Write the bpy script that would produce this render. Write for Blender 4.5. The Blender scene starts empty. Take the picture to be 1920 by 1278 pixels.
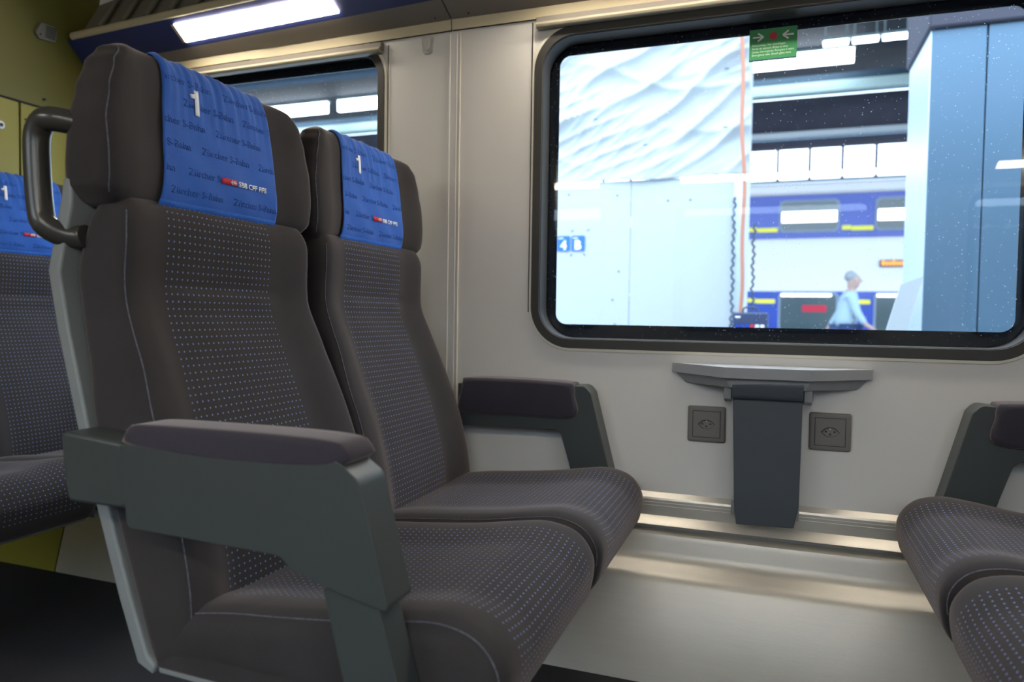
import bpy, bmesh, math, random
from mathutils import Vector, Matrix
random.seed(7)
H = 0.86                      # camera height above the carriage floor; heights below are written relative to the eye
S = bpy.context.scene
COL = S.collection
PI = math.pi

# ------------------------------------------------------------------ object helpers
def tag(o, label=None, cat=None, group=None, kind=None):
    if label: o['label'] = label
    if cat: o['category'] = cat
    if group: o['group'] = group
    if kind: o['kind'] = kind
    return o

def empty(name, loc, rz=0.0):
    o = bpy.data.objects.new(name, None)
    COL.objects.link(o)
    o.location = loc
    o.rotation_euler = (0, 0, rz)
    o.empty_display_size = 0.05
    return o

def meshob(name, vs, fs, mat, parent=None, smooth=35, uvs=None, loc=None, recalc=True):
    me = bpy.data.meshes.new(name)
    me.from_pydata([tuple(v) for v in vs], [], [tuple(f) for f in fs])
    if uvs is not None:
        ul = me.uv_layers.new(name='UVMap')
        for l in me.loops:
            ul.data[l.index].uv = uvs[l.vertex_index]
    bm = bmesh.new(); bm.from_mesh(me)
    if recalc:
        bmesh.ops.recalc_face_normals(bm, faces=bm.faces)
    bm.to_mesh(me); bm.free()
    for p in me.polygons: p.use_smooth = smooth > 0
    if smooth > 0:
        me.set_sharp_from_angle(angle=math.radians(smooth))
    me.materials.append(mat)
    o = bpy.data.objects.new(name, me)
    COL.objects.link(o)
    if parent: o.parent = parent
    if loc: o.location = loc
    return o

def bevel(o, w, seg=2):
    m = o.modifiers.new('bevel', 'BEVEL'); m.width = w; m.segments = seg
    m.limit_method = 'ANGLE'; m.angle_limit = math.radians(30)
    return o

def boxdata(x0, x1, y0, y1, z0, z1):
    vs = [(x, y, z) for x in (x0, x1) for y in (y0, y1) for z in (z0, z1)]
    fs = [(0, 1, 3, 2), (4, 6, 7, 5), (0, 4, 5, 1), (2, 3, 7, 6), (0, 2, 6, 4), (1, 5, 7, 3)]
    return vs, fs

def box(name, x0, x1, y0, y1, z0, z1, mat, parent=None, bev=0.0, seg=2):
    vs, fs = boxdata(x0, x1, y0, y1, z0, z1)
    o = meshob(name, vs, fs, mat, parent, smooth=30 if bev else 0)
    if bev: bevel(o, bev, seg)
    return o

class MB:
    def __init__(s): s.v = []; s.f = []
    def add(s, vs, fs):
        n = len(s.v); s.v += [tuple(v) for v in vs]; s.f += [tuple(i + n for i in f) for f in fs]
    def box(s, *a): s.add(*boxdata(*a)); return s
    def build(s, name, mat, parent=None, bev=0.0, smooth=30):
        o = meshob(name, s.v, s.f, mat, parent, smooth=smooth)
        if bev: bevel(o, bev)
        return o

def prism(name, poly, axis, a0, a1, mat, parent=None, bev=0.0, seg=3, smooth=30):
    """poly in the plane across axis: axis 'y' -> (x,z), axis 'x' -> (y,z), axis 'z' -> (x,y)"""
    n = len(poly)
    def pt(p, a):
        if axis == 'y': return (p[0], a, p[1])
        if axis == 'x': return (a, p[0], p[1])
        return (p[0], p[1], a)
    vs = [pt(p, a0) for p in poly] + [pt(p, a1) for p in poly]
    fs = [tuple(range(n)), tuple(range(n, 2 * n))] + [(i, (i + 1) % n, n + (i + 1) % n, n + i) for i in range(n)]
    o = meshob(name, vs, fs, mat, parent, smooth=smooth)
    if bev: bevel(o, bev, seg)
    return o

def fillet(poly, radii, seg=6):
    out = []
    n = len(poly)
    for i, p in enumerate(poly):
        r = radii[i] if isinstance(radii, (list, tuple)) else radii
        if r <= 0: out.append(p); continue
        a = Vector(poly[i - 1]) - Vector(p); b = Vector(poly[(i + 1) % n]) - Vector(p)
        la, lb = a.length, b.length
        a.normalize(); b.normalize()
        ang = a.angle(b)
        d = min(r / math.tan(ang / 2), la * .48, lb * .48)
        p1 = Vector(p) + a * d; p2 = Vector(p) + b * d
        for k in range(seg + 1):
            t = k / seg
            q = p1 * (1 - t) ** 2 + Vector(p) * 2 * t * (1 - t) + p2 * t * t
            out.append((q.x, q.y))
    return out

def rrect(x0, x1, z0, z1, r, seg=10):
    out = []
    for cx, cz, a0 in ((x1 - r, z1 - r, 0), (x0 + r, z1 - r, 90), (x0 + r, z0 + r, 180), (x1 - r, z0 + r, 270)):
        for k in range(seg + 1):
            a = math.radians(a0 + 90 * k / seg)
            out.append((cx + r * math.cos(a), cz + r * math.sin(a)))
    return out

def plate(name, loops, y0, y1, mat, parent=None, bev=0.0, axis='y'):
    """filled outline with holes; loops in (x,z), standing between y0 and y1"""
    cu = bpy.data.curves.new(name, 'CURVE'); cu.dimensions = '2D'; cu.fill_mode = 'BOTH'
    cu.extrude = abs(y1 - y0) / 2
    for lp in loops:
        sp = cu.splines.new('POLY'); sp.points.add(len(lp) - 1); sp.use_cyclic_u = True
        for p, q in zip(sp.points, lp): p.co = (q[0], q[1], 0, 1)
    tmp = bpy.data.objects.new('tmp', cu)
    me = bpy.data.meshes.new_from_object(tmp)
    bpy.data.objects.remove(tmp)
    yc = (y0 + y1) / 2
    for v in me.vertices:
        x, z, t = v.co
        v.co = (x, yc + t, z) if axis == 'y' else (yc + t, x, z)
    vs = [tuple(v.co) for v in me.vertices]; fs = [tuple(p.vertices) for p in me.polygons]
    bm = bmesh.new(); bm.from_mesh(me); bmesh.ops.remove_doubles(bm, verts=bm.verts, dist=1e-6)
    bm.verts.index_update()
    vs = [tuple(v.co) for v in bm.verts]; fs = [tuple(v.index for v in f.verts) for f in bm.faces]
    bm.free()
    o = meshob(name, vs, fs, mat, parent, smooth=25)
    if bev: bevel(o, bev)
    return o

def tube(name, pts, r, mat, parent=None, n=10, closed=False, flat=1.0):
    pts = [Vector(p) for p in pts]
    vs = []; fs = []
    m = len(pts)
    up = None
    for i, p in enumerate(pts):
        if closed: t = pts[(i + 1) % m] - pts[i - 1]
        else: t = pts[min(i + 1, m - 1)] - pts[max(i - 1, 0)]
        t.normalize()
        if up is None:
            up = Vector((0, 0, 1)) if abs(t.z) < .9 else Vector((1, 0, 0))
        s = t.cross(up).normalized(); up = s.cross(t).normalized()
        for k in range(n):
            a = 2 * PI * k / n
            vs.append(p + s * r * math.cos(a) + up * r * flat * math.sin(a))
    for i in range(m if closed else m - 1):
        j = (i + 1) % m
        for k in range(n):
            fs.append((i * n + k, i * n + (k + 1) % n, j * n + (k + 1) % n, j * n + k))
    if not closed:
        fs.append(tuple(range(n))); fs.append(tuple((m - 1) * n + k for k in range(n)))
    return meshob(name, vs, fs, mat, parent, smooth=50)

def cyl(name, c, axis, r, h, mat, parent=None, n=20, bev=0.0):
    c = Vector(c); d = {'x': Vector((1, 0, 0)), 'y': Vector((0, 1, 0)), 'z': Vector((0, 0, 1))}[axis]
    o = tube(name, [c - d * h / 2, c + d * h / 2], r, mat, parent, n=n)
    if bev: bevel(o, bev)
    o.data.set_sharp_from_angle(angle=math.radians(40))
    return o

def catmull(pts, n, closed=True):
    m = len(pts); out = []
    segs = m if closed else m - 1
    P = [Vector(p) for p in pts]
    for i in range(segs):
        p1, p2 = P[i], P[(i + 1) % m]
        p0 = P[i - 1] if closed or i > 0 else p1
        p3 = P[(i + 2) % m] if closed or i + 2 < m else p2
        for k in range(8):
            t = k / 8
            out.append(.5 * ((2 * p1) + (-p0 + p2) * t + (2 * p0 - 5 * p1 + 4 * p2 - p3) * t * t + (-p0 + 3 * p1 - 3 * p2 + p3) * t ** 3))
    if not closed: out.append(P[-1])
    # even spacing
    L = [0.0]
    loop = out + ([out[0]] if closed else [])
    for a, b in zip(loop, loop[1:]): L.append(L[-1] + (b - a).length)
    res = []; j = 0
    cnt = n if closed else n - 1
    for i in range(n):
        s = L[-1] * i / cnt
        while j < len(L) - 2 and L[j + 1] < s: j += 1
        t = (s - L[j]) / max(L[j + 1] - L[j], 1e-9)
        res.append(loop[j].lerp(loop[j + 1], min(t, 1)))
    return res, L[-1]

def sstep(a, b, x):
    t = max(0, min(1, (x - a) / (b - a))); return t * t * (3 - 2 * t)

def interp(tab, x):
    if x <= tab[0][0]: return tab[0][1]
    for (a, va), (b, vb) in zip(tab, tab[1:]):
        if x <= b:
            t = (x - a) / (b - a); t = t * t * (3 - 2 * t)
            return va + (vb - va) * t
    return tab[-1][1]

def pillow(name, prof, hw, r, mat, parent=None, np_=120, ny=22, warp=None, capbulge=0.002, uvoff=0.0):
    """upholstered body: smooth closed profile in (x,z), extruded over y with rounded ends of radius r"""
    P, Ltot = catmull(prof, np_)
    # inward normals
    area = sum(P[i].x * P[(i + 1) % np_].y - P[(i + 1) % np_].x * P[i].y for i in range(np_))
    sg = 1 if area > 0 else -1
    N = []
    for i in range(np_):
        t = (P[(i + 1) % np_] - P[i - 1]).normalized()
        N.append(Vector((-t.y, t.x)) * sg)
    rings = []
    K = 7
    for k in range(K + 1):
        a = PI / 2 * (1 - k / K); rings.append((-hw + r - r * math.sin(a), r * (1 - math.cos(a))))
    for k in range(1, ny): rings.append((-hw + r + (2 * hw - 2 * r) * k / ny, 0))
    for k in range(K + 1):
        a = PI / 2 * k / K; rings.append((hw - r + r * math.sin(a), r * (1 - math.cos(a))))
    vs = []; uv = []
    for (y, ins) in rings:
        Q = [P[i] + N[i] * ins for i in range(np_)]
        for _ in range(int(ins / r * 10)):
            Q = [Q[i] * .5 + (Q[i - 1] + Q[(i + 1) % np_]) * .25 for i in range(np_)]
        for i in range(np_):
            q = Q[i]
            v = (q.x, y, q.y)
            uv.append((y + 1.0, Ltot * i / np_ + uvoff))
            if warp: v = warp(*v)
            vs.append(v)
    fs = []
    R = len(rings)
    for j in range(R - 1):
        for i in range(np_):
            k = (i + 1) % np_
            fs.append((j * np_ + i, j * np_ + k, (j + 1) * np_ + k, (j + 1) * np_ + i))
    wide = (max(p.x for p in P) - min(p.x for p in P)) > (max(p.y for p in P) - min(p.y for p in P))
    a0 = max(range(np_), key=lambda i: P[i].x if wide else P[i].y)
    for base_ in (0, (R - 1) * np_):
        for k in range(np_ // 2):
            a_, b_, c_, d_ = [(a0 + q) % np_ + base_ for q in (k, k + 1, -k - 1, -k)]
            f_ = tuple(dict.fromkeys((a_, b_, c_, d_)))
            if len(f_) > 2: fs.append(f_)
    o = meshob(name, vs, fs, mat, parent, smooth=80, uvs=uv)
    o['rings'] = R
    ring = lambda j: [Vector(vs[j * np_ + i]) for i in range(np_)]
    return o, ring, P

def text_mesh(txt, size, bold=0.0, spacing=1.0):
    cu = bpy.data.curves.new('t', 'FONT'); cu.body = txt; cu.size = size; cu.offset = bold; cu.space_character = spacing
    cu.resolution_u = 3
    tmp = bpy.data.objects.new('t', cu)
    me = bpy.data.meshes.new_from_object(tmp)
    bpy.data.objects.remove(tmp)
    vs = [tuple(v.co) for v in me.vertices]; fs = [tuple(p.vertices) for p in me.polygons]
    return vs, fs

# ------------------------------------------------------------------ materials
def nt(name):
    m = bpy.data.materials.new(name); m.use_nodes = True
    t = m.node_tree; b = t.nodes['Principled BSDF']
    return m, t, b

def L(t, a, b): t.links.new(a, b)

def mat(name, col, rough=.5, metal=0.0, var=0.0, scale=20.0, bump=0.0, bscale=None, spec=.5, stretch=None, sheen=0.0, sheencol=None, coat=0.0):
    m, t, b = nt(name)
    b.inputs['Roughness'].default_value = rough; b.inputs['Metallic'].default_value = metal
    b.inputs['Specular IOR Level'].default_value = spec
    b.inputs['Coat Weight'].default_value = coat
    b.inputs['Sheen Weight'].default_value = sheen
    b.inputs['Sheen Roughness'].default_value = .4
    if sheencol: b.inputs['Sheen Tint'].default_value = (*sheencol, 1)
    c = (*col, 1)
    tc = t.nodes.new('ShaderNodeTexCoord')
    mp = t.nodes.new('ShaderNodeMapping')
    if stretch: mp.inputs['Scale'].default_value = stretch
    L(t, tc.outputs['Object'], mp.inputs['Vector'])
    n = t.nodes.new('ShaderNodeTexNoise'); n.inputs['Scale'].default_value = scale; n.inputs['Detail'].default_value = 4
    L(t, mp.outputs['Vector'], n.inputs['Vector'])
    mx = t.nodes.new('ShaderNodeMix'); mx.data_type = 'RGBA'
    mx.inputs['A'].default_value = tuple(min(1, v * (1 - var)) for v in col) + (1,)
    mx.inputs['B'].default_value = tuple(min(1, v * (1 + var)) for v in col) + (1,)
    L(t, n.outputs['Fac'], mx.inputs['Factor'])
    L(t, mx.outputs['Result'], b.inputs['Base Color'])
    if bump:
        n2 = t.nodes.new('ShaderNodeTexNoise'); n2.inputs['Scale'].default_value = bscale or scale; n2.inputs['Detail'].default_value = 3
        L(t, mp.outputs['Vector'], n2.inputs['Vector'])
        bp = t.nodes.new('ShaderNodeBump'); bp.inputs['Strength'].default_value = bump; bp.inputs['Distance'].default_value = .002
        L(t, n2.outputs['Fac'], bp.inputs['Height']); L(t, bp.outputs['Normal'], b.inputs['Normal'])
    return m

def emit(name, col, s):
    m, t, b = nt(name)
    b.inputs['Base Color'].default_value = (*col, 1)
    b.inputs['Emission Color'].default_value = (*col, 1); b.inputs['Emission Strength'].default_value = s
    b.inputs['Roughness'].default_value = .4
    return m

def fabric(name, col, dots=None, sheen=.62, dotcol=(.17, .23, .46), pitch=.0118, sheencol=(.62, .52, .48)):
    """plush; dots=(u0,u1,v0,v1) is the woven dotted field in metres across / along the cover"""
    m, t, b = nt(name)
    N = t.nodes
    tc = N.new('ShaderNodeTexCoord')
    n = N.new('ShaderNodeTexNoise'); n.inputs['Scale'].default_value = 900; n.inputs['Detail'].default_value = 2
    L(t, tc.outputs['Object'], n.inputs['Vector'])
    n3 = N.new('ShaderNodeTexNoise'); n3.inputs['Scale'].default_value = 9; n3.inputs['Detail'].default_value = 3
    L(t, tc.outputs['Object'], n3.inputs['Vector'])
    add = N.new('ShaderNodeMath'); add.operation = 'MULTIPLY_ADD'; add.inputs[1].default_value = .6; add.inputs[2].default_value = .0
    L(t, n.outputs['Fac'], add.inputs[0])
    add2 = N.new('ShaderNodeMath'); add2.operation = 'MULTIPLY_ADD'; add2.inputs[1].default_value = .5
    L(t, n3.outputs['Fac'], add2.inputs[0]); L(t, add.outputs[0], add2.inputs[2])
    mx = N.new('ShaderNodeMix'); mx.data_type = 'RGBA'
    mx.inputs['A'].default_value = tuple(v * .45 for v in col) + (1,)
    mx.inputs['B'].default_value = tuple(v * 1.55 for v in col) + (1,)
    L(t, add2.outputs[0], mx.inputs['Factor'])
    last = mx.outputs['Result']
    if dots:
        u0, u1, v0, v1 = dots
        uvn = N.new('ShaderNodeUVMap'); uvn.uv_map = 'UVMap'
        sp = N.new('ShaderNodeSeparateXYZ'); L(t, uvn.outputs['UV'], sp.inputs[0])
        def M(op, a, bv=None, c=None):
            q = N.new('ShaderNodeMath'); q.operation = op
            for i, v in enumerate((a, bv, c)):
                if v is None: continue
                if isinstance(v, (int, float)): q.inputs[i].default_value = v
                else: L(t, v, q.inputs[i])
            return q.outputs[0]
        def cell(s):
            f = M('FRACT', M('DIVIDE', s, pitch)); return M('MULTIPLY', M('SUBTRACT', f, .5), pitch)
        du, dv = cell(sp.outputs[0]), cell(sp.outputs[1])
        d = M('SQRT', M('ADD', M('MULTIPLY', du, du), M('MULTIPLY', dv, dv)))
        dot = M('LESS_THAN', d, .00145)
        iu = M('MULTIPLY', M('GREATER_THAN', sp.outputs[0], u0 + 1), M('LESS_THAN', sp.outputs[0], u1 + 1))
        iv = M('MULTIPLY', M('GREATER_THAN', sp.outputs[1], v0), M('LESS_THAN', sp.outputs[1], v1))
        fac = M('MULTIPLY', dot, M('MULTIPLY', iu, iv))
        m2 = N.new('ShaderNodeMix'); m2.data_type = 'RGBA'
        L(t, fac, m2.inputs['Factor']); L(t, last, m2.inputs['A']); m2.inputs['B'].default_value = (*dotcol, 1)
        last = m2.outputs['Result']
    L(t, last, b.inputs['Base Color'])
    b.inputs['Roughness'].default_value = .85
    b.inputs['Specular IOR Level'].default_value = .15
    b.inputs['Sheen Weight'].default_value = sheen; b.inputs['Sheen Roughness'].default_value = .35
    b.inputs['Sheen Tint'].default_value = (*sheencol, 1)
    bp = N.new('ShaderNodeBump'); bp.inputs['Strength'].default_value = .35; bp.inputs['Distance'].default_value = .0006
    L(t, n.outputs['Fac'], bp.inputs['Height']); L(t, bp.outputs['Normal'], b.inputs['Normal'])
    return m

def glass_mat(name, tint, dust=True, base=.020):
    m = bpy.data.materials.new(name); m.use_nodes = True
    t = m.node_tree; N = t.nodes; N.clear()
    out = N.new('ShaderNodeOutputMaterial')
    tr = N.new('ShaderNodeBsdfTransparent'); tr.inputs[0].default_value = (*tint, 1)
    gl = N.new('ShaderNodeBsdfGlossy'); gl.inputs['Roughness'].default_value = .0; gl.inputs['Color'].default_value = (1, 1, 1, 1)
    lw = N.new('ShaderNodeLayerWeight'); lw.inputs['Blend'].default_value = .5
    p = N.new('ShaderNodeMath'); p.operation = 'POWER'; p.inputs[1].default_value = 4.0
    L(t, lw.outputs['Facing'], p.inputs[0])
    a = N.new('ShaderNodeMath'); a.operation = 'MULTIPLY_ADD'; a.inputs[1].default_value = .8; a.inputs[2].default_value = base
    L(t, p.outputs[0], a.inputs[0])
    mx = N.new('ShaderNodeMixShader'); L(t, a.outputs[0], mx.inputs[0]); L(t, tr.outputs[0], mx.inputs[1]); L(t, gl.outputs[0], mx.inputs[2])
    last = mx.outputs[0]
    if dust:
        tc = N.new('ShaderNodeTexCoord')
        v = N.new('ShaderNodeTexVoronoi'); v.inputs['Scale'].default_value = 90
        L(t, tc.outputs['Object'], v.inputs['Vector'])
        n = N.new('ShaderNodeTexNoise'); n.inputs['Scale'].default_value = 14
        L(t, tc.outputs['Object'], n.inputs['Vector'])
        th = N.new('ShaderNodeMath'); th.operation = 'MULTIPLY'; th.inputs[1].default_value = .17
        L(t, n.outputs['Fac'], th.inputs[0])
        lt = N.new('ShaderNodeMath'); lt.operation = 'LESS_THAN'; L(t, v.outputs['Distance'], lt.inputs[0]); L(t, th.outputs[0], lt.inputs[1])
        f = N.new('ShaderNodeMath'); f.operation = 'MULTIPLY'; f.inputs[1].default_value = .32; L(t, lt.outputs[0], f.inputs[0])
        df = N.new('ShaderNodeBsdfTranslucent'); df.inputs[0].default_value = (.9, .95, 1, 1)
        m2 = N.new('ShaderNodeMixShader'); L(t, f.outputs[0], m2.inputs[0]); L(t, last, m2.inputs[1]); L(t, df.outputs[0], m2.inputs[2])
        last = m2.outputs[0]
    L(t, last, out.inputs[0])
    return m

CH = (.037, .0335, .034)
M = dict(
    back_fab=fabric('dotted charcoal plush', CH, dots=(-.152, .125, .0, .66)),
    seat_fab=fabric('dotted charcoal seat plush', CH, dots=(-.178, .178, .06, .585), sheen=.34),
    plain=fabric('plain charcoal plush', CH),
    pad=fabric('armrest plush', (.042, .038, .048), sheen=.8),
    stitch=mat('pale stitching', (.10, .10, .13), .9, var=.9, scale=160),
    shell=mat('grey seat shell', (.20, .215, .215), .45, var=.06, bump=.1, bscale=400),
    arm=mat('dark grey-green moulded plastic', (.047, .055, .054), .38, var=.08, bump=.12, bscale=500),
    handle=mat('dark handle coating', (.045, .043, .038), .25, var=.1),
    cover=mat('blue woven cloth', (.013, .10, .45), .8, var=.14, scale=30, bump=.25, bscale=700, sheen=.25),
    hem=mat('blue hem cloth', (.014, .11, .47), .85, var=.3, scale=150, bump=.4, bscale=300),
    mark=mat('faint dark blue print', (.012, .078, .33), .85),
    white=mat('white print', (.80, .82, .85), .7),
    red=mat('red woven label', (.52, .02, .05), .8),
    wall=mat('light grey wall laminate', (.66, .64, .61), .42, var=.03, scale=3, bump=.10, bscale=900),
    wall_lip=mat('cream painted lip', (.70, .655, .54), .4),
    cream=mat('cream metal trim', (.47, .41, .27), .4, var=.03),
    bar=mat('beige blind bar', (.27, .245, .18), .55),
    taupe=mat('taupe ceiling panel', (.185, .165, .140), .5, var=.04, scale=5),
    navy=mat('navy ceiling panel', (.018, .028, .12), .5, var=.1),
    rack=mat('rack metal', (.16, .15, .115), .5, var=.1),
    dark=mat('dark gap', (.012, .012, .012), .8),
    rubber=mat('window rubber', (.028, .027, .024), .5, var=.1, bump=.1, bscale=300),
    frit=mat('black printed glass edge', (.004, .005, .010), .12),
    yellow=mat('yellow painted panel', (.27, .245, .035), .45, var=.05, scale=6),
    yellow_shaded=mat('shade-darkened yellow bulkhead', (.145, .135, .022), .55, var=.05, scale=6),  # darker copy of the yellow; shade of the leaning upper part put into the colour
    ceil=mat('ceiling panel', (.35, .33, .28), .6),
    carpet=mat('dark speckled carpet', (.021, .021, .025), .95, var=.95, scale=380, bump=.8, bscale=420),
    alu=mat('brushed aluminium rail', (.62, .59, .53), .36, metal=.55, var=.05, scale=30, stretch=(1, 30, 30), bump=.08, bscale=60),
    heater=mat('brushed heater cover', (.56, .53, .47), .42, metal=.35, var=.05, scale=12, stretch=(1, 12, 12), bump=.1, bscale=60),
    table=mat('grey table moulding', (.30, .31, .32), .42, var=.04, bump=.08, bscale=500),
    leaf=mat('slate grey folded leaf', (.060, .072, .085), .42, var=.06, bump=.1, bscale=400),
    socket=mat('grey socket plastic', (.17, .155, .14), .45, var=.05),
    black=mat('black plastic', (.015, .015, .017), .4),
    steel=mat('dull steel', (.45, .45, .45), .35, metal=.9),
    hook=mat('hook plastic', (.45, .44, .41), .4),
    green=mat('green sticker', (.02, .23, .075), .5),
    dot=mat('red dot', (.42, .02, .04), .5),
    lightrim=mat('light end cap', (.55, .45, .33), .5),
)
M['lamp'] = emit('warm diffuser', (1, .89, .73), 32.0)
M['glass'] = glass_mat('window glass', (.93, .97, 1.0))

# ------------------------------------------------------------------ camera (level with a seated eye, looking slightly down)
cd = bpy.data.cameras.new('camera'); cam = bpy.data.objects.new('camera', cd); COL.objects.link(cam)
r = Vector((0.9395, 0.3423, 0.0151)); f = Vector((-0.3413, 0.9393, -0.0355))
r.normalize(); f = (f - r * f.dot(r)).normalized(); u = r.cross(f)
cam.matrix_world = Matrix(((r.x, u.x, -f.x, 0), (r.y, u.y, -f.y, 0), (r.z, u.z, -f.z, H), (0, 0, 0, 1)))
cd.sensor_width = 36; cd.lens = 1345.06 / 1920 * 36
cd.clip_start = .02; cd.clip_end = 200
cd.dof.use_dof = True; cd.dof.focus_distance = 1.42; cd.dof.aperture_fstop = 3.2
S.camera = cam

# ------------------------------------------------------------------ seats
X0 = -.80     # where the seat stands; profiles are written in carriage coordinates and shifted
def lp(pts): return [(x - X0, z + H) for x, z in pts]

BACK = lp([(-.905, .168), (-.889, .14), (-.887, .10), (-.891, .05), (-.889, .01), (-.866, -.055), (-.833, -.14), (-.798, -.23),
           (-.773, -.32), (-.759, -.40), (-.761, -.455), (-.785, -.502), (-.812, -.498), (-.848, -.40), (-.885, -.29), (-.925, -.17),
           (-.962, -.03), (-.980, .055), (-.966, .11), (-.95, .155), (-.93, .18)])
HEAD = lp([(-.915, .158), (-.902, .178), (-.899, .22), (-.903, .27), (-.908, .32), (-.912, .360), (-.921, .388), (-.938, .402), (-.955, .398),
           (-.966, .380), (-.971, .33), (-.975, .27), (-.982, .20), (-.976, .160), (-.945, .150)])
CUSH = lp([(-.79, -.425), (-.70, -.404), (-.60, -.394), (-.50, -.383), (-.42, -.370), (-.365, -.365), (-.315, -.379), (-.286, -.415),
           (-.284, -.455), (-.298, -.497), (-.335, -.512), (-.50, -.500), (-.68, -.496), (-.798, -.499), (-.815, -.468)])
BW = [(-.5 + H, .2455), (-.3 + H, .2455), (-.17 + H, .243), (-.06 + H, .232), (.03 + H, .226), (.12 + H, .224), (.17 + H, .215)]
HWT = [(.145 + H, .222), (.160 + H, .235), (.18 + H, .243), (.22 + H, .245), (.27 + H, .246), (.32 + H, .236), (.36 + H, .224), (.385 + H, .208), (.405 + H, .188)]

def back_warp(x, y, z):
    w = interp(BW, z) / .245
    yy = y * w
    zr = z - H
    mid = interp([(-.5 + H, -.80 - X0), (-.3 + H, -.83 - X0), (-.06 + H, -.91 - X0), (.06 + H, -.93 - X0), (.18 + H, -.925 - X0)], z)
    if x > mid:
        b = .020 * sstep(.13, .205, abs(yy)) * (.5 + .5 * sstep(.12, -.1, zr) if zr > -.1 else 1.0) if True else 0
        k = sstep(mid, mid + .03, x)
        x += b * k
        x -= .006 * math.exp(-((zr - .038) / .0045) ** 2) * sstep(.145, .10, abs(yy)) * k
        x += .004 * math.exp(-((zr - .018) / .012) ** 2) * sstep(.15, .08, abs(yy)) * k
    return (x, yy, z)

def head_warp(x, y, z):
    w = interp(HWT, z) / .246
    yy = y * w
    if x > -.945 - X0:
        x += .014 * sstep(.14, .21, abs(yy)) * sstep(-.945 - X0, -.922 - X0, x)
    return (x, yy, z)

def cush_warp(x, y, z):
    if z > -.45 + H:
        z -= .012 * sstep(.20, .10, abs(y)) * sstep(-.45 + H, -.41 + H, z)
    return (x, y, z)

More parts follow.
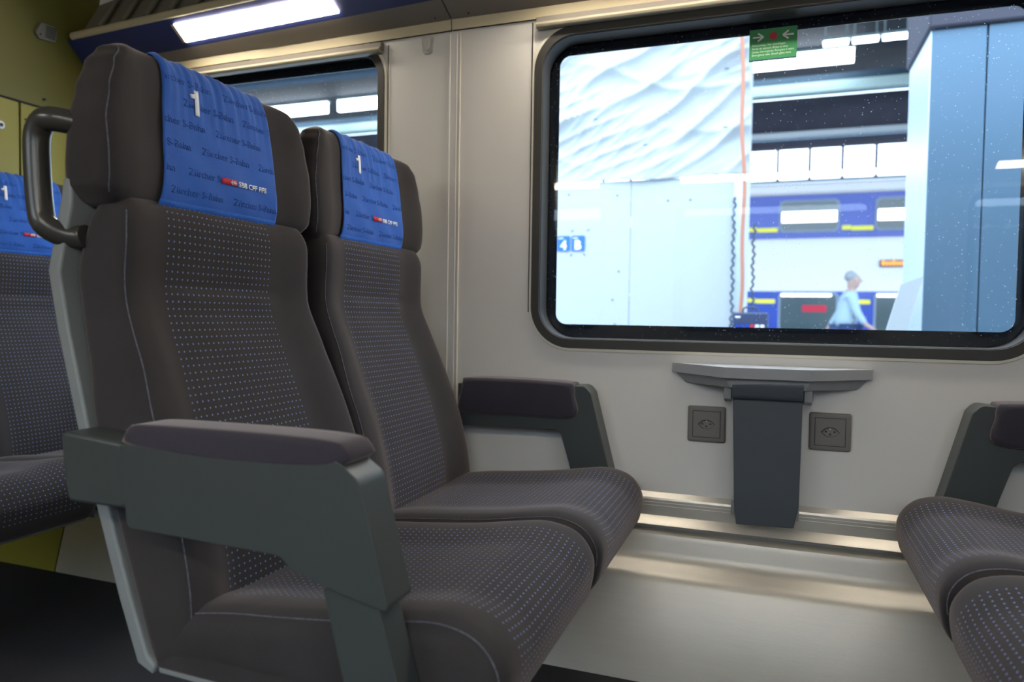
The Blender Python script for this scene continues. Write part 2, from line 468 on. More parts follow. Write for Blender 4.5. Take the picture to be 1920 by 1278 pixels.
def cover_part(root):
    P, Lt = catmull(HEAD, 160)
    # front run of the headrest profile: from just above its bottom, over the top, down the rear
    P = [Vector(p) for p in P]
    i0 = min(range(160), key=lambda i: (P[i] - Vector(lp([(-.912, .160)])[0])).length)
    i1 = min(range(160), key=lambda i: (P[i] - Vector(lp([(-.965, .30)])[0])).length)
    run = [P[i % 160] for i in range(i0, i1 + 1 if i1 > i0 else i1 + 161)]
    ext = [run[0] + Vector((.001, -.004)) * k for k in (2, 1)]
    run = ext + run
    n = len(run)
    NU = 56
    vs = []
    for i, p in enumerate(run):
        t = (run[min(i + 1, n - 1)] - run[max(i - 1, 0)]).normalized()
        nr = Vector((t.y, -t.x))
        if nr.x < 0 and i < n // 3: nr = -nr
        if i < 3: nr = Vector((1, .0))
        s = i / (n - 1)
        zr = p.y - H
        wl = interp([(.15, .138), (.25, .132), (.40, .121)], zr)
        for k in range(NU + 1):
            a = k / NU * 2 - 1
            yy = a * wl
            x, _, z = head_warp(p.x, yy / (interp(HWT, p.y) / .246), p.y)
            wr = sstep(.26, .40, zr) * (.0022 * math.sin(a * 23 + 2 * math.sin(a * 5) + zr * 20) + .0013 * math.sin(a * 47 + 1.3)) \
                + .0012 * math.sin(a * 9 + zr * 55) * sstep(.35, .2, zr)
            off = .0045 + wr * .8
            if i < 3: x = run[3].x
            vs.append((x + nr.x * off, yy, z + nr.y * off))
    fs = [(i * (NU + 1) + k, i * (NU + 1) + k + 1, (i + 1) * (NU + 1) + k + 1, (i + 1) * (NU + 1) + k) for i in range(n - 1) for k in range(NU)]
    o = meshob('headrest_cover', vs, fs, M['cover'], root, smooth=80, recalc=True)
    sd = o.modifiers.new('cloth', 'SOLIDIFY'); sd.thickness = .0014; sd.offset = 0
    o['label'] = 'blue cloth cover printed with a white 1 and faint lettering'
    # surface lookup for the prints: depth of the cloth at (y, z) on the front run
    tab = []
    for i in range(n):
        if i and run[i].y <= tab[-1][0] + 1e-5: break
        tab.append((run[i].y, i))
    def fx(y, z):
        i = 0
        while i < len(tab) - 2 and tab[i + 1][0] < z: i += 1
        za, ia = tab[i]; zb, ib = tab[i + 1]
        tz = max(0, min(1, (z - za) / max(zb - za, 1e-6)))
        wl = interp([(.15, .138), (.25, .132), (.40, .121)], z - H)
        a = max(-1, min(1, y / wl)); kf = (a + 1) / 2 * NU; k = min(int(kf), NU - 1); tk = kf - k
        def g(ii): return vs[ii * (NU + 1) + k][0] * (1 - tk) + vs[ii * (NU + 1) + k + 1][0] * tk
        return g(ia) * (1 - tz) + g(ib) * tz
    def stick(name, vs2, fs2, m_, lift, parent, th=.0004):
        w = [(fx(y, z) + lift, y, z) for y, z in vs2]
        q = meshob(name, w, fs2, m_, parent, smooth=60)
        s2 = q.modifiers.new('print', 'SOLIDIFY'); s2.thickness = th; s2.offset = 0
        return q
    # numeral 1
    pl = [(0, .042), (.0065, .042), (.0065, 0), (0, 0)]
    num_v = []; num_f = []
    def grid(x0, x1, z0, z1, nx, nz, sk=0.0):
        b = len(num_v)
        for i in range(nz + 1):
            for j in range(nx + 1):
                z = z0 + (z1 - z0) * i / nz
                num_v.append((x0 + (x1 - x0) * j / nx, z))
        for i in range(nz):
            for j in range(nx):
                num_f.append((b + i * (nx + 1) + j, b + i * (nx + 1) + j + 1, b + (i + 1) * (nx + 1) + j + 1, b + (i + 1) * (nx + 1) + j))
    cy, cz = -.062, .320 + H
    grid(cy, cy + .0085, cz, cz + .042, 2, 8)
    b = len(num_v)
    num_v += [(cy, cz + .0275), (cy, cz + .036), (cy - .003, cz + .0345), (cy - .008, cz + .0335), (cy - .008, cz + .0275)]
    num_f.append((b, b + 1, b + 2, b + 3, b + 4))
    b = len(num_v)
    num_v += [(cy, cz + .036), (cy, cz + .042), (cy - .0015, cz + .038)]
    num_f.append((b, b + 1, b + 2))
    stick('numeral', num_v, num_f, M['white'], .0022, o)
    # red label with a white double arrow and cross
    ry, rz = -.010, .2185 + H
    red_v = []; red_f = []
    for j in range(7):
        red_v += [(ry + .036 * j / 6, rz), (ry + .036 * j / 6, rz + .0105)]
    for j in range(6): red_f.append((2 * j, 2 * j + 2, 2 * j + 3, 2 * j + 1))
    stick('label_patch', red_v, red_f, M['red'], .0020, o)
    ax, az = ry + .0265, rz + .00525
    av = []; af = []
    def poly(ps):
        b0 = len(av); av.extend([(ax + p[0], az + p[1]) for p in ps]); af.append(tuple(range(b0, b0 + len(ps))))
    poly([(-.0045, -.0006), (.0045, -.0006), (.0045, .0006), (-.0045, .0006)])
    poly([(-.0006, -.0034), (.0006, -.0034), (.0006, .0034), (-.0006, .0034)])
    for s in (-1, 1):
        poly([(s * .0070, 0), (s * .0036, .0036), (s * .0020, .0036), (s * .0052, 0)])
        poly([(s * .0070, 0), (s * .0052, 0), (s * .0020, -.0036), (s * .0036, -.0036)])
    stick('emblem', av, af, M['white'], .0027, o)
    tv, tf = text_mesh('SBB CFF FFS', .0128, bold=.00035, spacing=.98)
    wmax = max(v[0] for v in tv)
    tv = [(ry + .0385 + v[0] * .074 / wmax, rz + .0009 + v[1]) for v in tv]
    stick('lettering', tv, tf, M['white'], .0022, o)
    # faint woven lettering, repeated in staggered rows
    gv, gf = text_mesh('Zürcher S-Bahn', .0165, bold=.0001)
    wm = max(v[0] for v in gv)
    av = []; af = []
    for rowz, starts in ((.365, (-.135, .01)), (.331, (-.085, .052)), (.296, (-.155, -.018, .12)), (.259, (-.19, -.052, .085)),
                         (.2195, (-.225, -.085, .18)), (.186, (-.12, .02))):
        for s0 in starts:
            q = [(s0 + v[0] * .113 / wm, rowz + H + v[1]) for v in gv]
            lim = interp([(.15, .136), (.25, .130), (.40, .117)], rowz)
            for fc in gf:
                if all(abs(q[i][0]) < lim for i in fc):
                    b0 = len(av); av += [q[i] for i in fc]; af.append(tuple(range(b0, b0 + len(fc))))
    stick('woven_lettering', av, af, M['mark'], .0013, o, th=.0002)
    # hem
    hv = []; hf = []
    wl = .1375
    for j in range(25):
        yy = -wl + 2 * wl * j / 24
        hv += [(yy, .160 + H), (yy, .1665 + H), (yy, .173 + H)]
    for j in range(24):
        for k in range(2): hf.append((3 * j + k, 3 * j + 3 + k, 3 * j + 4 + k, 3 * j + 1 + k))
    q = stick('hem', hv, hf, M['hem'], .0009, o, th=.0022)
    return o

def seam(name, pts, root, r_=.0011):
    return tube(name, pts, r_, M['stitch'], root, n=5)

def aisle_armrest(root, s):
    """s=-1: on the seat's -y side"""
    def Y(y): return s * (.99 - y + .012)      # y as measured on the near seat (centre 1.002)
    ya, yb = Y(.700), Y(.757)
    up = lp([(-.800, -.176), (-.466, -.170), (-.437, -.190), (-.397, -.336), (-.468, -.322), (-.530, -.304), (-.545, -.290), (-.785, -.284)])
    up = fillet(up, [.004, .022, .02, .006, .02, .02, .02, .010], 5)
    prism('armrest_shell', up, 'y', ya, yb, M['arm'], root, bev=.0055, seg=3)
    leg = lp([(-.427, -.300), (-.362, -.52), (-.440, -.52), (-.463, -.43), (-.492, -.325)])
    prism('armrest_leg', fillet(leg, [.004, .01, .01, .01, .004], 3), 'y', Y(.711), Y(.756), M['arm'], root, bev=.005)
    br = lp([(-.912, -.166), (-.79, -.176), (-.79, -.262), (-.898, -.262)])
    prism('armrest_bracket', fillet(br, .012, 4), 'y', Y(.7045), Y(.765), M['arm'], root, bev=.005)
    # padded top
    pr = lp([(-.788, -.176), (-.790, -.160), (-.782, -.150), (-.72, -.147), (-.55, -.146), (-.475, -.149), (-.457, -.158), (-.455, -.172), (-.50, -.182), (-.65, -.186)])
    o, ring, _ = pillow('armrest_pad', pr, .0335, .0085, M['pad'], root, np_=70, ny=4, capbulge=.001,
                        warp=lambda x, y, z: (x, y + Y(.7325), z))
    # lower fixing of the arm on the seat frame
    box('armrest_mount', -.78 - X0, -.62 - X0, min(Y(.752), Y(.775)), max(Y(.752), Y(.775)), -.28 + H, -.20 + H, M['arm'], root, bev=.004)

def window_armrest(root, s):
    """s=+1: on the seat's +y side, between cushion and wall"""
    def Y(y): return s * (y - 1.497)
    a, b = sorted((Y(1.775), Y(1.842)))
    pl_ = lp([(-.80, -.185), (-.478, -.179), (-.447, -.176), (-.430, -.195), (-.386, -.365), (-.366, -.44), (-.468, -.44), (-.487, -.372), (-.508, -.304), (-.520, -.294), (-.80, -.300)])
    pl_ = fillet(pl_, [.003, .003, .02, .015, .02, .004, .004, .02, .008, .008, .003], 4)
    prism('armrest_shell', pl_, 'y', a, b, M['arm'], root, bev=.006, seg=3)
    pr = lp([(-.784, -.262), (-.786, -.20), (-.780, -.174), (-.765, -.168), (-.62, -.166), (-.49, -.170), (-.474, -.178), (-.472, -.20), (-.475, -.258), (-.62, -.262)])
    pillow('armrest_pad', pr, .037, .010, M['pad'], root, np_=80, ny=4, capbulge=.001, warp=lambda x, y, z: (x, y + Y(1.797), z))

def make_seat(x, y, rz, label, arm, side, group):
    root = empty('train_seat', (x, y, 0), rz)
    tag(root, label, 'seat', group)
    bo, bring, _ = pillow('backrest', BACK, .244, .026, M['back_fab'], root, np_=180, ny=30, warp=back_warp, uvoff=0)
    ho, hring, _ = pillow('headrest', HEAD, .246, .026, M['plain'], root, np_=110, ny=22, warp=head_warp)
    co, cring, _ = pillow('seat_cushion', CUSH, .243, .034, M['seat_fab'], root, np_=130, ny=22, warp=cush_warp)
    co['label'] = 'dotted charcoal cushion'
    # piping and stitched lines along the edge between front and side
    for ringf, nm, lo, hi, R in ((bring, 'backrest_seam', 3, 90, bo['rings']), (cring, 'cushion_seam', 2, 62, co['rings']), (hring, 'headrest_seam', 2, 46, ho['rings'])):
        for j in (4, R - 5):
            seam(nm, [p for p in ringf(j)[lo:hi]], root, .0010)
    for o in (bo, ho, co): del o['rings']
    cover_part(root)
    # moulded rear shell following the back of the upholstery
    rear = [(-.800, -.498), (-.815, -.487), (-.848, -.402), (-.885, -.292), (-.925, -.172), (-.962, -.032), (-.980, .053), (-.967, .108), (-.955, .150), (-.955, .19)]
    out = [(-.972, .19), (-.976, .165), (-.990, .11), (-1.004, .056), (-.986, -.03), (-.947, -.172), (-.907, -.296), (-.868, -.412), (-.834, -.500), (-.805, -.512)]
    sh = lp(rear + out)
    prism('rear_shell', sh, 'y', -.243, .243, M['shell'], root, bev=.004, smooth=60)
    # pan under the cushion
    pan = lp([(-.800, -.488), (-.800, -.510), (-.34, -.524), (-.34, -.498)])
    prism('seat_pan', pan, 'y', -.238, .238, M['shell'], root, bev=.003)
    base = lp([(-.815, -.455), (-.800, -.502), (-.36, -.510), (-.34, -.46)])
    prism('seat_base', base, 'y', -.2405, .2405, M['plain'], root, bev=.004)
    # support down to the floor, at the wall side for the cantilevered bench
    if True:
        box('support_beam', -.66 - X0, -.58 - X0, -.22, .22, -.56 + H, -.515 + H, M['arm'], root, bev=.006)
    if arm == 'aisle':
        aisle_armrest(root, side)
        hy = side * .252
        pts = lp([(-.935, .262), (-.965, .270), (-.993, .272), (-1.006, .262), (-1.012, .242), (-1.010, .19), (-1.006, .15), (-1.000, .126), (-.985, .110), (-.967, .106), (-.955, .107)])
        cp, _l = catmull(pts, 60, closed=False)
        tube('grab_handle', [(p.x, hy - side * .034 * max(sstep(12, 0, i), sstep(47, 59, i)), p.y) for i, p in enumerate(cp)], .0175, M['handle'], root, n=18)
    elif arm == 'window':
        window_armrest(root, side)
    return root

YA, YW = 1.002, 1.497
make_seat(X0, YA, 0, 'dark dotted plush seat nearest the camera, with grab handle and grey aisle armrest', 'aisle', -1, 'seats of the near row facing right')
make_seat(X0, YW, 0, 'dark dotted plush seat beside the wall, partly behind the nearest seat', 'window', 1, 'seats of the near row facing right')
XO = .775   # mirrored pair
make_seat(XO, YW, PI, 'dark dotted plush seat by the wall at right edge, with armrest on the wall', 'window', -1, 'seats of the facing row at right')
make_seat(XO, YA, PI, 'dark dotted plush seat cut off in the bottom right corner', 'aisle', 1, 'seats of the facing row at right')
XB = X0 - 1.25
make_seat(XB, YW + .06, 0, 'dark plush seat in the row behind, its blue cover seen at left edge', 'none', 1, 'seats of the rear row by the yellow bulkhead')
rs = make_seat(XB, YA + .06, 0, 'dark plush seat at far left edge, only its cushion corner in view', 'none', 1, 'seats of the rear row by the yellow bulkhead')

prism('support_leg', lp([(-.70, -.505), (-.70, -.86), (-.62, -.86), (-.50, -.515)]), 'y', -.20, -.12, M['arm'], rs, bev=.006)

# ------------------------------------------------------------------ carriage shell
def struct(o, nm=None):
    o['kind'] = 'structure'; return o
YI = 1.85
# floor and ceiling
struct(box('floor', -3.4, 3.2, -1.05, 1.95, -.06, 0, M['carpet']))
struct(box('ceiling', -3.4, 3.2, -1.05, 1.95, 1.22 + H, 1.30 + H, M['ceil']))

def window_unit(name, cx0, cx1, z0, z1, yin, ydir, label=None, blind=None, par=None):
    """clear glass from cx0..cx1, z0..z1 (relative); yin = inner wall face, ydir=+1 outwards"""
    W = empty(name, ((cx0 + cx1) / 2, yin, 0)); struct(W)
    ox, oy = W.location.x, W.location.y
    def sh(lp_): return [(x - ox, z + H) for x, z in lp_]
    def pl(nm, loops, a, b, m_, bev=0):
        a, b = sorted((ydir * a, ydir * b))
        return plate(nm, [sh(l) for l in loops], a, b, m_, W, bev)
    pl('frame_lip', [rrect(cx0 - .056, cx1 + .056, z0 - .071, z1 + .062, .118), rrect(cx0 - .049, cx1 + .049, z0 - .062, z1 + .052, .110)], -.004, .03, M['wall_lip'], .0015)
    pl('rubber_seal', [rrect(cx0 - .050, cx1 + .050, z0 - .063, z1 + .053, .110), rrect(cx0 - .027, cx1 + .027, z0 - .038, z1 + .028, .085)], -.006, .028, M['rubber'], .004)
    pl('seal_bead', [rrect(cx0 - .029, cx1 + .029, z0 - .040, z1 + .030, .087), rrect(cx0 - .025, cx1 + .025, z0 - .036, z1 + .026, .083)], -.002, .058, M['rubber'], .0015)
    pl('black_border', [rrect(cx0 - .045, cx1 + .045, z0 - .055, z1 + .045, .09), rrect(cx0, cx1, z0, z1, .03)], .0655, .069, M['frit'])
    pl('pane', [rrect(cx0 - .045, cx1 + .045, z0 - .055, z1 + .045, .09)], .057, .061, M['glass'])
    return W

W1 = (-.569, .514, -.0214, .711)
W2 = (-2.085, -1.126, -.0214, .741)
def hole(w): return [(x, z + H) for x, z in rrect(w[0] - .052, w[1] + .052, w[2] - .065, w[3] + .056, .112)]
W3 = (1.08, 2.16, -.0214, .711)
outer = [(-3.4, 0), (3.2, 0), (3.2, 1.24 + H), (-3.4, 1.24 + H)]
wr_ = struct(plate('wall_right', [outer, hole(W1), hole(W2), hole(W3)], YI, YI + .085, M['wall']))
window_unit('window_1', *W1, YI, 1)
window_unit('window_2', *W2, YI, 1)
window_unit('window_3', *W3, YI, 1)
YL = -.95
hl = []
for w in (W1, W2, W3): hl.append(hole(w))
struct(plate('wall_left', [outer] + hl, YL - .085, YL, M['wall']))
for i, w in enumerate((W1, W2, W3)):
    window_unit('window_%d' % (i + 4), *w, YL, -1)
struct(box('wall_front', 3.0, 3.1, YL, YI, 0, 1.24 + H, M['wall']))
struct(box('wall_rear', -3.4, -3.3, YL, YI, 0, 1.24 + H, M['yellow']))

# bulkhead beside the stairs: yellow, vertical below and leaning in above
bk = struct(prism('wall_partition', [(-2.34, -.30 + H), (-2.26, -.30 + H), (-2.26, .72 + H), (-2.15, 1.22 + H), (-2.34, 1.22 + H)], 'y', .55, YI, M['yellow_shaded']))
pb = empty('wall_cupboard', (-2.26, 1.5, 0)); struct(pb)
for (a, b) in ((1.10, 1.614), (1.620, 1.842)):
    box('door', -.003, .006, a - 1.5, b - 1.5, .02 + H, .649 + H, M['yellow'], pb, bev=.002)
box('gap_shadow', -.004, .0012, 1.09 - 1.5, 1.849 - 1.5, .012 + H, .657 + H, M['dark'], pb)
cyl('lock', (.009, 1.552 - 1.5, .562 + H), 'x', .012, .010, M['steel'], pb, n=20)
cyl('lock_core', (.015, 1.552 - 1.5, .562 + H), 'x', .0055, .003, M['black'], pb, n=12)
for y_, z_ in ((1.70, .682), (1.635, .600)):
    cyl('screw', (.004, y_ - 1.5, z_ + H), 'x', .004, .006, M['black'], pb, n=10)

# small slotted loudspeaker on the bulkhead
sp = empty('speaker_grille', (-2.222, 1.676, .885 + H)); sp.rotation_euler = (0, math.radians(12.5), 0)
tag(sp, 'small pale slotted loudspeaker grille high on the yellow bulkhead', 'speaker')
prism('housing', fillet([(-.034, -.010), (-.020, -.026), (.034, -.020), (.034, .016), (.018, .028), (-.022, .024)], .006, 3), 'x', 0.0, .012, mat('grille plastic', (.17, .165, .14), .5), sp, bev=.002)
for k in range(6):
    box('slot', .0115, .0128, -.004, .028, -.014 + .0062 * k, -.0112 + .0062 * k, M['black'], sp)
cyl('screw', (.012, -.020, -.012), 'x', .003, .002, M['black'], sp, n=8)

# heater cover along the wall foot, aluminium rail above it
hp = [(1.842, -.86), (1.672, -.86), (1.676, -.84), (1.728, -.64), (1.736, -.626), (1.750, -.618), (1.772, -.606), (1.783, -.597), (1.789, -.580), (1.792, -.552), (1.796, -.541), (1.806, -.538), (1.842, -.538)]
def heater(name, a, b, m_):
    P = [(y, z + H) for y, z in hp]
    return prism(name, P, 'x', a, b, m_, None, smooth=40)
h1 = heater('heater_cover', -2.186, 2.9, M['heater'])
tag(h1, 'brushed metal heater cover along the foot of the wall', 'heater')
h2 = heater('yellow_kick_panel', -2.505, -2.192, M['yellow'])
tag(h2, 'yellow kick panel low behind the rear seat', 'panel')
h3 = heater('yellow_floor_panel', -3.29, -2.515, M['yellow'])
tag(h3, 'yellow floor panel at the far left edge, beyond the gap', 'panel')
rl = empty('table_rail', (0, 1.84, -.49 + H)); tag(rl, 'aluminium mounting rail running along the wall above the heater', 'rail')
def rp(pts): return [(y - 1.84, z + .49) for y, z in pts]
prism('rail_body', rp([(1.849, -.447), (1.834, -.458), (1.832, -.463), (1.832, -.503), (1.829, -.505), (1.811, -.518), (1.808, -.521), (1.810, -.523), (1.849, -.523)]), 'x', -2.15, 2.9, M['alu'], rl, smooth=20)
for zz in (-.470, -.478):
    tube('groove_bead', [(-2.15, -.0085, zz + .49), (2.9, -.0085, zz + .49)], .0007, M['alu'], rl, n=6)

# joint post between the wall panels
jp = struct(empty('trim_1', (-.85, YI, 0)))
box('cover_strip', -.022, .014, -.004, 0, 0, .785 + H, M['wall'], jp, bev=.0015)
for xx in (-.018, .003, .013): tube('bead', [(xx, -.0045, .04 + H * 0), (xx, -.0045, .782 + H)], .0016, M['wall_lip'] if xx > .01 else M['wall'], jp, n=8)
gp = struct(empty('trim_2', (-.627, YI, 0)))
box('seam_shadow', -.0015, .0015, -.0010, 0, .01 + H, .785 + H, M['dark'], gp)
tube('seam_lip', [(.0035, -.001, .005 + H), (.0035, -.001, .785 + H)], .0018, M['wall_lip'], gp, n=8)
gp2 = struct(empty('trim_3', (-1.066, YI, 0)))
box('seam_shadow', -.0015, .0015, -.0010, 0, .01 + H, .775 + H, M['dark'], gp2)
tube('seam_lip', [(.0035, -.001, .005 + H), (.0035, -.001, .775 + H)], .0018, M['wall_lip'], gp2, n=8)

# roller blinds above the windows
def blind(x0, x1, zb, dz, label):
    b = empty('roller_blind', ((x0 + x1) / 2, 1.84, zb + H)); tag(b, label, 'blind')
    hx = (x1 - x0) / 2
    def tilt(o):
        for v in o.data.vertices: v.co.z += dz * (v.co.x + hx) / (2 * hx)
    tilt(prism('blind_box', [(.008, .006), (-.008, .006), (-.010, .028), (.008, .030)], 'x', -hx, hx, M['taupe'], b, bev=.002))
    tilt(prism('pull_bar', fillet([(.008, -.002), (-.016, -.002), (-.020, .006), (-.012, .014), (.008, .014)], .003, 3), 'x', -hx + .003, hx - .003, M['bar'], b, smooth=50))
    return b
blind(-.612, .60, .762, 0, 'folded roller blind above the large window')
blind(-2.12, -1.079, .742, .010, 'folded roller blind above the small window behind the seats')

# ceiling edge: cream strip, taupe panel, navy light panel, nose
def station(x):
    t = (x + .86) / -1.36 if x < -.86 else 0
    t = max(0, min(1.3, t))
    b = (1.772 + .055 * t, .848 - .025 * t)
    return [(1.849, .790 - .018 * t), (1.842, .7905 - .018 * t), (1.838 + .010 * t, .818 - .020 * t), b, (b[0] - .105 + .035 * t, b[1] + .046 + .018 * t)]
def strip(name, xs, i, j, th, m_, parent=None, smooth=30):
    vs = []; fs = []
    for x in xs:
        s = station(x); a, b = s[i], s[j]
        d = Vector((b[0] - a[0], b[1] - a[1])).normalized(); nrm = Vector((-d.y, d.x))
        if nrm.y < 0: nrm = -nrm
        vs += [(x, a[0], a[1] + H), (x, b[0], b[1] + H), (x, b[0] + nrm.x * th, b[1] + nrm.y * th + H), (x, a[0] + nrm.x * th, a[1] + nrm.y * th + H)]
    for k in range(len(xs) - 1):
        o = 4 * k
        for q in range(4): fs.append((o + q, o + (q + 1) % 4, o + 4 + (q + 1) % 4, o + 4 + q))
    fs.append((0, 1, 2, 3)); n = len(vs); fs.append((n - 4, n - 3, n - 2, n - 1))
    return meshob(name, vs, fs, m_, parent, smooth=smooth)
for nm, xa, xb in (('ceiling_edge_left', -2.225, -.864), ('ceiling_edge_right', -.860, 2.9)):
    e = struct(empty('trim_4' if xa < -1 else 'trim_5', (0, 0, 0)))
    xs = [xa + (xb - xa) * k / 8 for k in range(9)]
    strip('cream_strip', xs, 1, 2, .006, M['cream'], e)
    strip('taupe_panel', xs, 2, 3, .012, M['taupe'], e)
    strip('light_panel', xs, 3, 4, .012, M['navy'], e)
    strip('shadow_gap', xs, 0, 1, .004, M['dark'], e)
    for sx in ((-.905,) if xa < -1 else (-.805,)):
        s = station(sx)
        cyl('screw', (sx, s[2][0] * .8 + s[3][0] * .2, s[2][1] * .8 + s[3][1] * .2 + H - .001), 'z', .0022, .004, M['black'], e, n=8)
# ceiling lights of the window side: recessed diffusers in the navy panel
def light(x0, x1, label, side=1):
    lt = empty('ceiling_light', (0, 0, 0)); tag(lt, label, 'light', 'strip lights in the ceiling edges')
    def mk(nm, xa, xb, ya, yb, m_, d0, d1):
        vs = []
        for x in (xa, xb):
            s = station(x if side > 0 else 0); b = Vector(s[3]); n_ = Vector(s[4])
            d = (n_ - b).normalized(); nr = Vector((d.y, -d.x));  nr = nr if nr.y < 0 else -nr
            for q, dd in ((ya, d0), (yb, d0), (yb, d1), (ya, d1)):
                p = b + d * q + nr * dd
                yy = p.x if side > 0 else (YI + YL) - p.x
                vs.append((x, yy, p.y + H))
        fs = [(0, 1, 2, 3), (4, 5, 6, 7)] + [(i, (i + 1) % 4, 4 + (i + 1) % 4, 4 + i) for i in range(4)]
        return meshob(nm, vs, fs, m_, lt, smooth=0)
    mk('diffuser', x0 + .012, x1, .020, .082, M['lamp'], -.004, .0045)
    mk('end_cap', x0, x0 + .0125, .020, .082, M['lightrim'], -.004, .0045)
light(-1.765, -1.178, 'bright strip light in the navy ceiling panel above the near seats')
light(-.62, .56, 'strip light in the ceiling edge above the large window')
light(1.09, 2.27, 'strip light in the ceiling edge above the facing seats')
# the far side of the carriage carries the same edge and lights
e2 = struct(empty('trim_6', (0, 0, 0)))
prism('ceiling_edge', [(YL, .79 + H), (YL + .012, .818 + H), (YL + .078, .848 + H), (YL + .183, .894 + H), (YL + .1, 1.2 + H), (YL, 1.2 + H)], 'x', -3.3, 2.95, M['taupe'], e2)
for a, b, nm in ((-2.30, -1.10, 'strip light over the aisle side, nearest the yellow bulkhead'),
                 (-.585, .605, 'strip light over the aisle side, mirrored as the long streak on the glass'),
                 (1.12, 2.3, 'strip light over the aisle side beyond the right edge')):
    light(a, b, nm, side=-1)

# luggage rack over the near seats
rk = empty('luggage_rack', (-1.5, 1.75, .9 + H)); tag(rk, 'slatted luggage rack above the ceiling edge at upper left', 'rack')
def rkp(x, y, z): return (x + 1.5, y - 1.75, z - .9)
def rail_pts(dy, dz): return [rkp(x, station(x)[4][0] + dy, station(x)[4][1] + dz) for x in (-2.20, -1.8, -1.4, -.87)]
tube('front_rail', rail_pts(.004, .012), .013, M['cream'], rk, n=14)
for k in range(12):
    x = -2.08 + .105 * k
    s = station(x)[4]
    tube('slat', [rkp(x, s[0] + .010, s[1] + .028), rkp(x + .006, s[0] + .05, s[1] + .10), rkp(x + .01, s[0] + .10, s[1] + .19)], .009, M['rack'], rk, n=8)
vs = []
for x in (-2.19, -.87):
    s = station(x)[4]
    vs += [rkp(x, s[0] + .020, s[1] + .016), rkp(x, s[0] + .135, s[1] + .22), rkp(x, s[0] + .143, s[1] + .216), rkp(x, s[0] + .028, s[1] + .012)]
meshob('backing', vs, [(0, 1, 2, 3), (4, 5, 6, 7), (0, 1, 5, 4), (1, 2, 6, 5), (2, 3, 7, 6), (3, 0, 4, 7)], M['rack'], rk, smooth=0)
e3 = struct(empty('trim_7', (0, 0, 0)))
prism('upper_fascia', [(1.68, .905 + H), (1.76, 1.22 + H), (1.849, 1.22 + H), (1.849, .93 + H), (1.76, .90 + H)], 'x', -.858, 2.95, M['taupe'], e3)

# coat hook
hk = empty('coat_hook', (-.938, YI, .782 + H)); tag(hk, 'small pale coat hook on the wall below the ceiling strip', 'hook')
prism('hook_plate', fillet([(-.021, .0), (.020, .0), (.015, -.040), (.006, -.047), (-.010, -.047), (-.017, -.040)], .005, 4), 'y', -.006, .002, M['hook'], hk, bev=.0015)
prism('hook_lip', fillet([(-.012, -.006), (.014, -.006), (.010, -.036), (.003, -.042), (-.004, -.036)], .004, 4), 'y', -.016, -.006, M['hook'], hk, bev=.002)

# ------------------------------------------------------------------ folded wall table and sockets
tb = empty('folding_table', (0, YI, 0)); tag(tb, 'grey wall table folded down below the window between the seats', 'table')
top = [(-.236, 0), (.219, 0), (.2185, -.022), (.082, -.122), (-.105, -.128), (-.236, -.015)]
zt = -.112 + H
o = prism('table_ledge', fillet(top, [.001, .001, .003, .004, .004, .003], 3), 'z', zt - .025, zt, M['table'], tb, bev=.002, smooth=14)
# make the ledge thinner towards the tips
for v in o.data.vertices:
    if v.co.z < zt - .01 and abs(v.co.x) > .14: v.co.z += .002
lw = prism('ledge_underside', [(-.232, -.004), (.215, -.004), (.082, -.108), (-.103, -.112)], 'z', zt - .050, zt - .023, M['table'], tb, bev=.003, smooth=14)
for v in lw.data.vertices:
    if v.co.z < zt - .03: v.co.x *= .88; v.co.y *= .9
for s, xx in ((-1, -.089), (1, .071)):
    ck = prism('hinge_cheek', fillet([(-.118, -.132), (-.075, -.132), (-.062, -.185), (-.078, -.200), (-.108, -.190)], .006, 3), 'x', xx - .017 if s < 0 else xx, xx if s < 0 else xx + .017, M['table'], tb, bev=.002)
    ck.location = (0, .030, H)
prism('hinge_fold', [(y_, z_ + H) for y_, z_ in fillet([(-.106, -.140), (-.062, -.140), (-.062, -.190), (-.100, -.186)], [.012, .004, .004, .014], 5)], 'x', -.0865, .0685, M['leaf'], tb, smooth=40)
lf = prism('folded_leaf', [(-.0865, -.150 + H), (.0685, -.150 + H), (.0665, -.428 + H), (.0565, -.484 + H), (-.0715, -.488 + H), (-.0775, -.432 + H)], 'y', -.078, -.060, M['leaf'], tb, bev=.003)
for xx in (-.078, .064):
    box('leaf_clip', xx - .006, xx + .003, -.068, -.050, -.468 + H, -.430 + H, M['steel'], tb, bev=.0015)

